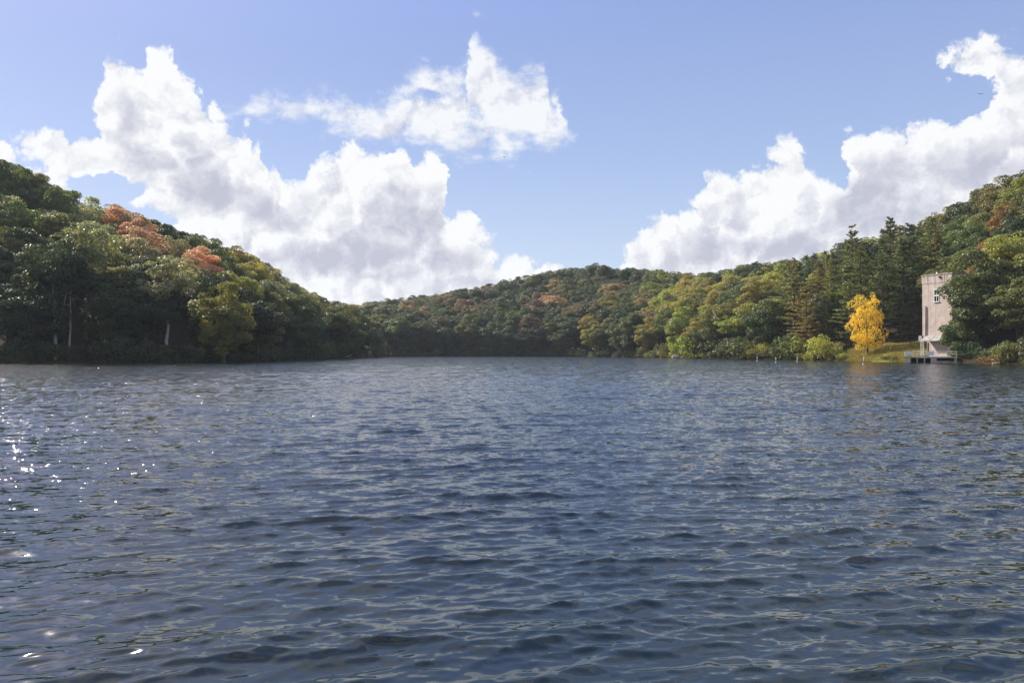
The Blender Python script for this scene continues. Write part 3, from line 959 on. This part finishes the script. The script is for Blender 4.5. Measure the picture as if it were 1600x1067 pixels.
M_dark = simple('dark opening', (0.012, 0.012, 0.013), 0.8, 0.2)  # near-black colour in place of shade in door recess and under deck
M_glass = simple('dark window glass', (0.02, 0.025, 0.03), 0.08, 0.1, 2.0, 0.6)
M_pipe = simple('rusty pipe', (0.12, 0.085, 0.07), 0.7, 0.3)
M_slat = simple('bleached awning board', (0.27, 0.25, 0.23), 0.8, 0.3, 2.0)

tw = bpy.data.objects.new('intake_tower', None)
C.objects.link(tw)
tw.location = (TWX, TWY, 0)
tw.rotation_euler = (0, 0, R(-70))
tag(tw, 'square pink rendered tower with one white window standing at the lake edge', 'tower')
HW, D0, D1, TOP = 3.2, -1.6, 1.6, 15.9
# wall with a real door recess at its lake corner
wl = MB()
wl.box(-HW, HW, D0, D1, 4.55, 14.30)
wl.box(-1.75, HW, D0, D1, -1.5, 4.55)
wl.box(-HW, -1.75, D0 + 1.1, D1, -1.5, 4.55)
wl.part('wall', M_stucco, tw)
cap = MB().box(-HW - 0.05, HW + 0.05, D0 - 0.05, D1 + 0.05, 14.30, TOP - 0.16).part('parapet', M_stucco, tw)
MB().box(-HW - 0.14, HW + 0.14, D0 - 0.14, D1 + 0.14, TOP - 0.16, TOP).part('coping', M_conc, cap)
win = bpy.data.objects.new('window', None)
C.objects.link(win); win.parent = tw; win.location = (-0.05, D0, 12.0)
fr = MB()
for (a, b, c, e) in ((-0.56, 0.56, 1.06, 1.16), (-0.56, 0.56, -0.05, 0.13), (-0.56, -0.48, -1.06, 1.06), (0.48, 0.56, -1.06, 1.06)):
    fr.box(a, b, -0.07, 0.02, c, e)
fr.part('frame', M_white, win)
MB().box(-0.035, 0.035, -0.05, 0.02, 0.13, 1.06).box(-0.035, 0.035, -0.05, 0.02, -1.06, -0.05).part('mullion', M_white, win)
MB().box(-0.64, 0.64, -0.18, 0.02, -1.18, -1.06).part('sill', M_white, win)
for sx in (-1, 1):
    for z0, z1 in ((0.13, 1.06), (-1.06, -0.05)):
        a, b = sorted((0.035 * sx, 0.48 * sx))
        MB().box(a, b, -0.025, -0.005, z0, z1).part('pane', M_glass, win)
MB().tube([(-2.35, D0 - 0.12, 4.7), (-2.35, D0 - 0.12, 10.2)], [0.09, 0.09], 8).part('drain_pipe', M_pipe, tw, True)
aw = MB().tube([(-2.5, D0 - 1.2, 3.85), (1.9, D0 - 1.2, 3.85)], [0.06, 0.06], 6).tube([(-2.5, D0 - 0.05, 4.75), (1.9, D0 - 0.05, 4.75)], [0.06, 0.06], 6).part('awning', M_grey, tw)
for k in range(6):
    x0 = -2.5 + k * 0.735
    m_ = MB()
    dz_ = 0.03 * (k % 3)
    m_.add([(x0, D0 - 1.3, 3.82 + dz_), (x0 + 0.69, D0 - 1.3, 3.82 + dz_), (x0 + 0.69, D0 - 0.02, 4.82 + dz_), (x0, D0 - 0.02, 4.82 + dz_),
            (x0, D0 - 1.3, 3.90 + dz_), (x0 + 0.69, D0 - 1.3, 3.90 + dz_), (x0 + 0.69, D0 - 0.02, 4.90 + dz_), (x0, D0 - 0.02, 4.90 + dz_)],
           [(3, 2, 1, 0), (4, 5, 6, 7), (0, 1, 5, 4), (1, 2, 6, 5), (2, 3, 7, 6), (3, 0, 4, 7)])
    m_.part('board', M_slat, aw)
MB().box(-3.05, -1.9, D0 + 1.02, D0 + 1.09, 1.2, 3.6).part('door', M_dark, tw)
MB().box(-HW - 0.55, -HW + 0.15, D0 - 0.35, D0 - 0.01, 3.9, 4.85).part('meter_box', M_grey, tw)
ld = MB()
for sx in (-3.28, -2.72):
    ld.tube([(sx, D0 - 0.3, 1.2), (sx, D0 - 0.3, 3.9)], [0.045, 0.045], 6)
ldo = ld.part('ladder', M_white, tw)
for k in range(7):
    MB().tube([(-3.28, D0 - 0.3, 1.45 + k * 0.37), (-2.72, D0 - 0.3, 1.45 + k * 0.37)], [0.032, 0.032], 6).part('rung', M_white, ldo)
MB().tube([(-0.6, -0.9, TOP - 0.05), (-0.6, -0.9, TOP + 0.30), (-0.6, -0.9, TOP + 0.42)], [0.10, 0.16, 0.04], 8).part('roof_vent', M_white, tw, True)
MB().box(0.55, 0.85, D0 - 0.25, D0 - 0.06, TOP - 0.75, TOP - 0.45).part('floodlight', M_dark, tw)

pl = bpy.data.objects.new('landing_platform', None)
C.objects.link(pl)
PY = 138.6
pl.location = ((1453 - 800) / F_PX * PY, PY, 0)
pl.rotation_euler = (0, 0, R(-27.6))
tag(pl, 'low concrete landing on piers with white railing at the foot of the tower', 'landing')
MB().box(-4.0, 4.1, -1.2, 2.4, 0.86, 1.10).part('deck', M_conc, pl)
for a, b in ((-3.95, -3.05), (-2.1, -1.9), (-0.95, -0.75), (0.1, 1.0), (3.7, 4.05)):
    MB().box(a, b, -1.15, 2.3, -2.0, 0.86).part('pier', M_conc, pl)
MB().box(1.0, 5.4, -0.6, 2.3, -2.0, 0.35).part('ledge', M_conc, pl)
MB().box(-3.0, 4.0, 1.6, 1.9, -2.0, 0.85).part('gap_shade_panel', M_dark, pl)  # dark panel standing in for the shade between the piers
for k, x0 in enumerate((-3.9, -2.6, -1.3, 0.0, 1.3, 2.6, 4.0)):
    MB().tube([(x0, -1.1, 1.10), (x0, -1.1, 2.0)], [0.04, 0.04], 6).part('rail_post', M_white, pl)
for z0 in (1.55, 1.98):
    MB().tube([(-3.9, -1.1, z0), (4.0, -1.1, z0), (5.2, 0.6, z0)], [0.035] * 3, 6).part('rail', M_white, pl)
MB().box(-3.85, -2.75, -1.19, -1.15, 1.42, 2.02).part('sign', M_white, pl)
MB().box(-0.55, 0.60, -1.19, -1.15, 1.30, 2.02).part('sign', M_white, pl)

# ------------------------------------------------------------------ small things on the water and the shore
M_buoy = simple('white buoy', (0.55, 0.55, 0.53), 0.6, 0.2, 5.0)
for px, by, hh, lab in ((1183, 564.0, 0.95, 'short white marker post in the water, farthest out of the four'), (1212, 566.6, 0.95, 'white marker post in the water, third counted from the yellow tree'),
                        (1245.6, 565.5, 0.85, 'white marker post in the water beside the pale bent branch'), (1349, 569.8, 1.15, 'white marker post in the water below the bright yellow tree')):
    Y = CAM_H * F_PX / (by - HOR)
    o = bpy.data.objects.new('marker_buoy', None)
    C.objects.link(o)
    o.location = ((px - 800) / F_PX * Y, Y, 0)
    o.rotation_euler = (R(3), R(random.uniform(-4, 4)), 0)
    tag(o, lab, 'buoy', 'white marker posts off the tower side shore')
    MB().tube([(0, 0, 0.05), (0, 0, hh * 0.9), (0, 0, hh)], [0.09, 0.09, 0.04], 10).part('post', M_buoy, o, True)
    MB().tube([(0, 0, -0.3), (0, 0, -0.12), (0, 0, 0.08), (0, 0, 0.14)], [0.10, 0.15, 0.15, 0.10], 12).part('float', M_buoy, o, True)

M_drift = material('driftwood', bark_mat((0.36, 0.32, 0.27)))
def log(px, Y, pts, r, mat, lab):
    o = MB().tube(pts, r, 7).part('driftwood', mat, None, True, ((px - 800) / F_PX * Y, Y, 0))
    return tag(o, lab, 'driftwood')
log(1251, 181, [(-0.5, 0, -0.2), (-0.3, 0, 0.7), (0.2, 0, 1.15), (0.75, 0, 0.95), (0.95, 0, 0.6)], [0.07, 0.06, 0.05, 0.04, 0.02], M_drift, 'pale bent branch sticking out of the water near the marker posts')
log(1318, 161.5, [(-1.2, 0, 0.0), (0.1, 0.2, 0.35), (1.3, 0.5, 0.9)], [0.13, 0.11, 0.06], M_bark, 'dark fallen log slanting into the water beside the yellow tree')
log(541, 238, [(-1.6, 0, 0.15), (0, 0.3, 0.45), (1.7, 0.6, 1.0)], [0.16, 0.13, 0.06], M_drift, 'pale fallen trunk at the waterline of the near hillside point')
M_rock = simple('pale shore rock', (0.40, 0.36, 0.31), 0.9, 0.35, 1.5)
def rock(px, Y, sx, sy, sz, lab, seed):
    g = np.random.default_rng(seed)
    vs, fs = [], []
    n, m_ = 9, 6
    for i in range(m_ + 1):
        for j in range(n):
            a, e = j * 6.283 / n, -1.57 + 3.1416 * i / m_
            q_ = 1 + 0.22 * math.sin(a * 2 + seed) + g.normal() * 0.07
            vs.append((math.cos(a) * math.cos(e) * sx * q_, math.sin(a) * math.cos(e) * sy * q_, math.sin(e) * sz * q_))
    for i in range(m_):
        for j in range(n):
            fs.append((i * n + j, i * n + (j + 1) % n, (i + 1) * n + (j + 1) % n, (i + 1) * n + j))
    X = (px - 800) / F_PX * Y
    o = MB().add(vs, fs).part('shore_rock', M_rock, None, False, (X, Y, 0.15))
    tag(o, lab, 'rock')
rock(1058, 245.5, 1.6, 1.0, 0.9, 'pale boulder at the waterline of the tower side slope, larger one', 3)
rock(1067, 242.5, 0.9, 0.7, 0.55, 'small pale boulder lying beside the larger one at the water', 5)
rock(1556, 123.0, 0.55, 0.45, 0.22, 'flat pale rock in front of the rusty brown bush', 8)

# grass on the bank
g = np.random.default_rng(17)
n = 16000
pxs = g.uniform(1322, 1448, n)
Ys = M_shore(pxs) + 0.3 + g.uniform(0, 1, n) ** 1.3 * 13
Xs = (pxs - 800) / F_PX * Ys
Zs = ground(Xs, Ys)
ang = g.uniform(0, 6.283, n)
hh = g.uniform(0.12, 0.42, n) * (1 + 0.8 * (Ys - M_shore(pxs) < 1.8))
wd = g.uniform(0.03, 0.07, n)
dxs, dys = np.cos(ang) * wd, np.sin(ang) * wd
lean = g.normal(size=(n, 2)) * 0.12
P0 = np.stack([Xs - dxs, Ys - dys, Zs - 0.03], -1)
P1 = np.stack([Xs + dxs, Ys + dys, Zs - 0.03], -1)
P2 = np.stack([Xs + lean[:, 0], Ys + lean[:, 1], Zs + hh], -1)
gv = np.stack([P0, P1, P2], 1).reshape(-1, 3)
go_ = link('grass', mesh('grass', gv, np.arange(n * 3).reshape(n, 3), [M_leaf], attrs={'leafvar': ('FACE', g.uniform(0, 1, n))}))
go_['tint'] = [0.24, 0.205, 0.055]
tag(go_, 'dry yellow green grass on the bank below the yellow tree', 'grass', kind='stuff')

# two birds high over the lake
M_bird = simple('dark plumage', (0.03, 0.028, 0.026), 0.8, 0.2)
for px, py, Y, lab in ((788, 245, 150, 'small dark bird flying in clear sky below the middle cloud'), (1535, 146, 130, 'small dark bird flying beside the cloud high over the tower')):
    loc = ((px - 800) / F_PX * Y, Y, CAM_H + (HOR - py) / F_PX * Y)
    mb = MB().tube([(-0.26, 0, 0.02), (-0.1, 0, 0.02), (0.1, 0, 0), (0.24, 0, -0.01)], [0.012, 0.05, 0.06, 0.02], 7)
    for s_ in (-1, 1):
        w_ = [(0.10, s_ * 0.04, 0.03), (-0.08, s_ * 0.04, 0.03), (-0.10, s_ * 0.26, 0.10), (0.06, s_ * 0.24, 0.10), (-0.14, s_ * 0.50, 0.05), (-0.04, s_ * 0.46, 0.05)]
        mb.add(w_, [(0, 1, 2, 3), (3, 2, 4, 5)]).add([(a, b, c + 0.012) for a, b, c in w_], [(0, 1, 2, 3), (3, 2, 4, 5)])
    o = mb.part('bird', M_bird, None, False, loc)
    o.rotation_euler = (0.3, 0, 0.9)
    tag(o, lab, 'bird')

# ------------------------------------------------------------------ air
def haze_mat():
    mt = bpy.data.materials.new('lake haze')
    mt.use_nodes = True
    t = NT(mt.node_tree)
    p = t.n('ShaderNodeVolumePrincipled')
    p.inputs['Color'].default_value = (0.80, 0.88, 0.97, 1)
    p.inputs['Density'].default_value = 0.00011
    p.inputs['Anisotropy'].default_value = 0.1
    t.t.links.new(p.outputs[0], t.n('ShaderNodeOutputMaterial').inputs['Volume'])
    return mt
hz = MB().box(-6100, 6100, -6100, 6100, -5.0, 92.0).part('haze', haze_mat())
tag(hz, kind='stuff')
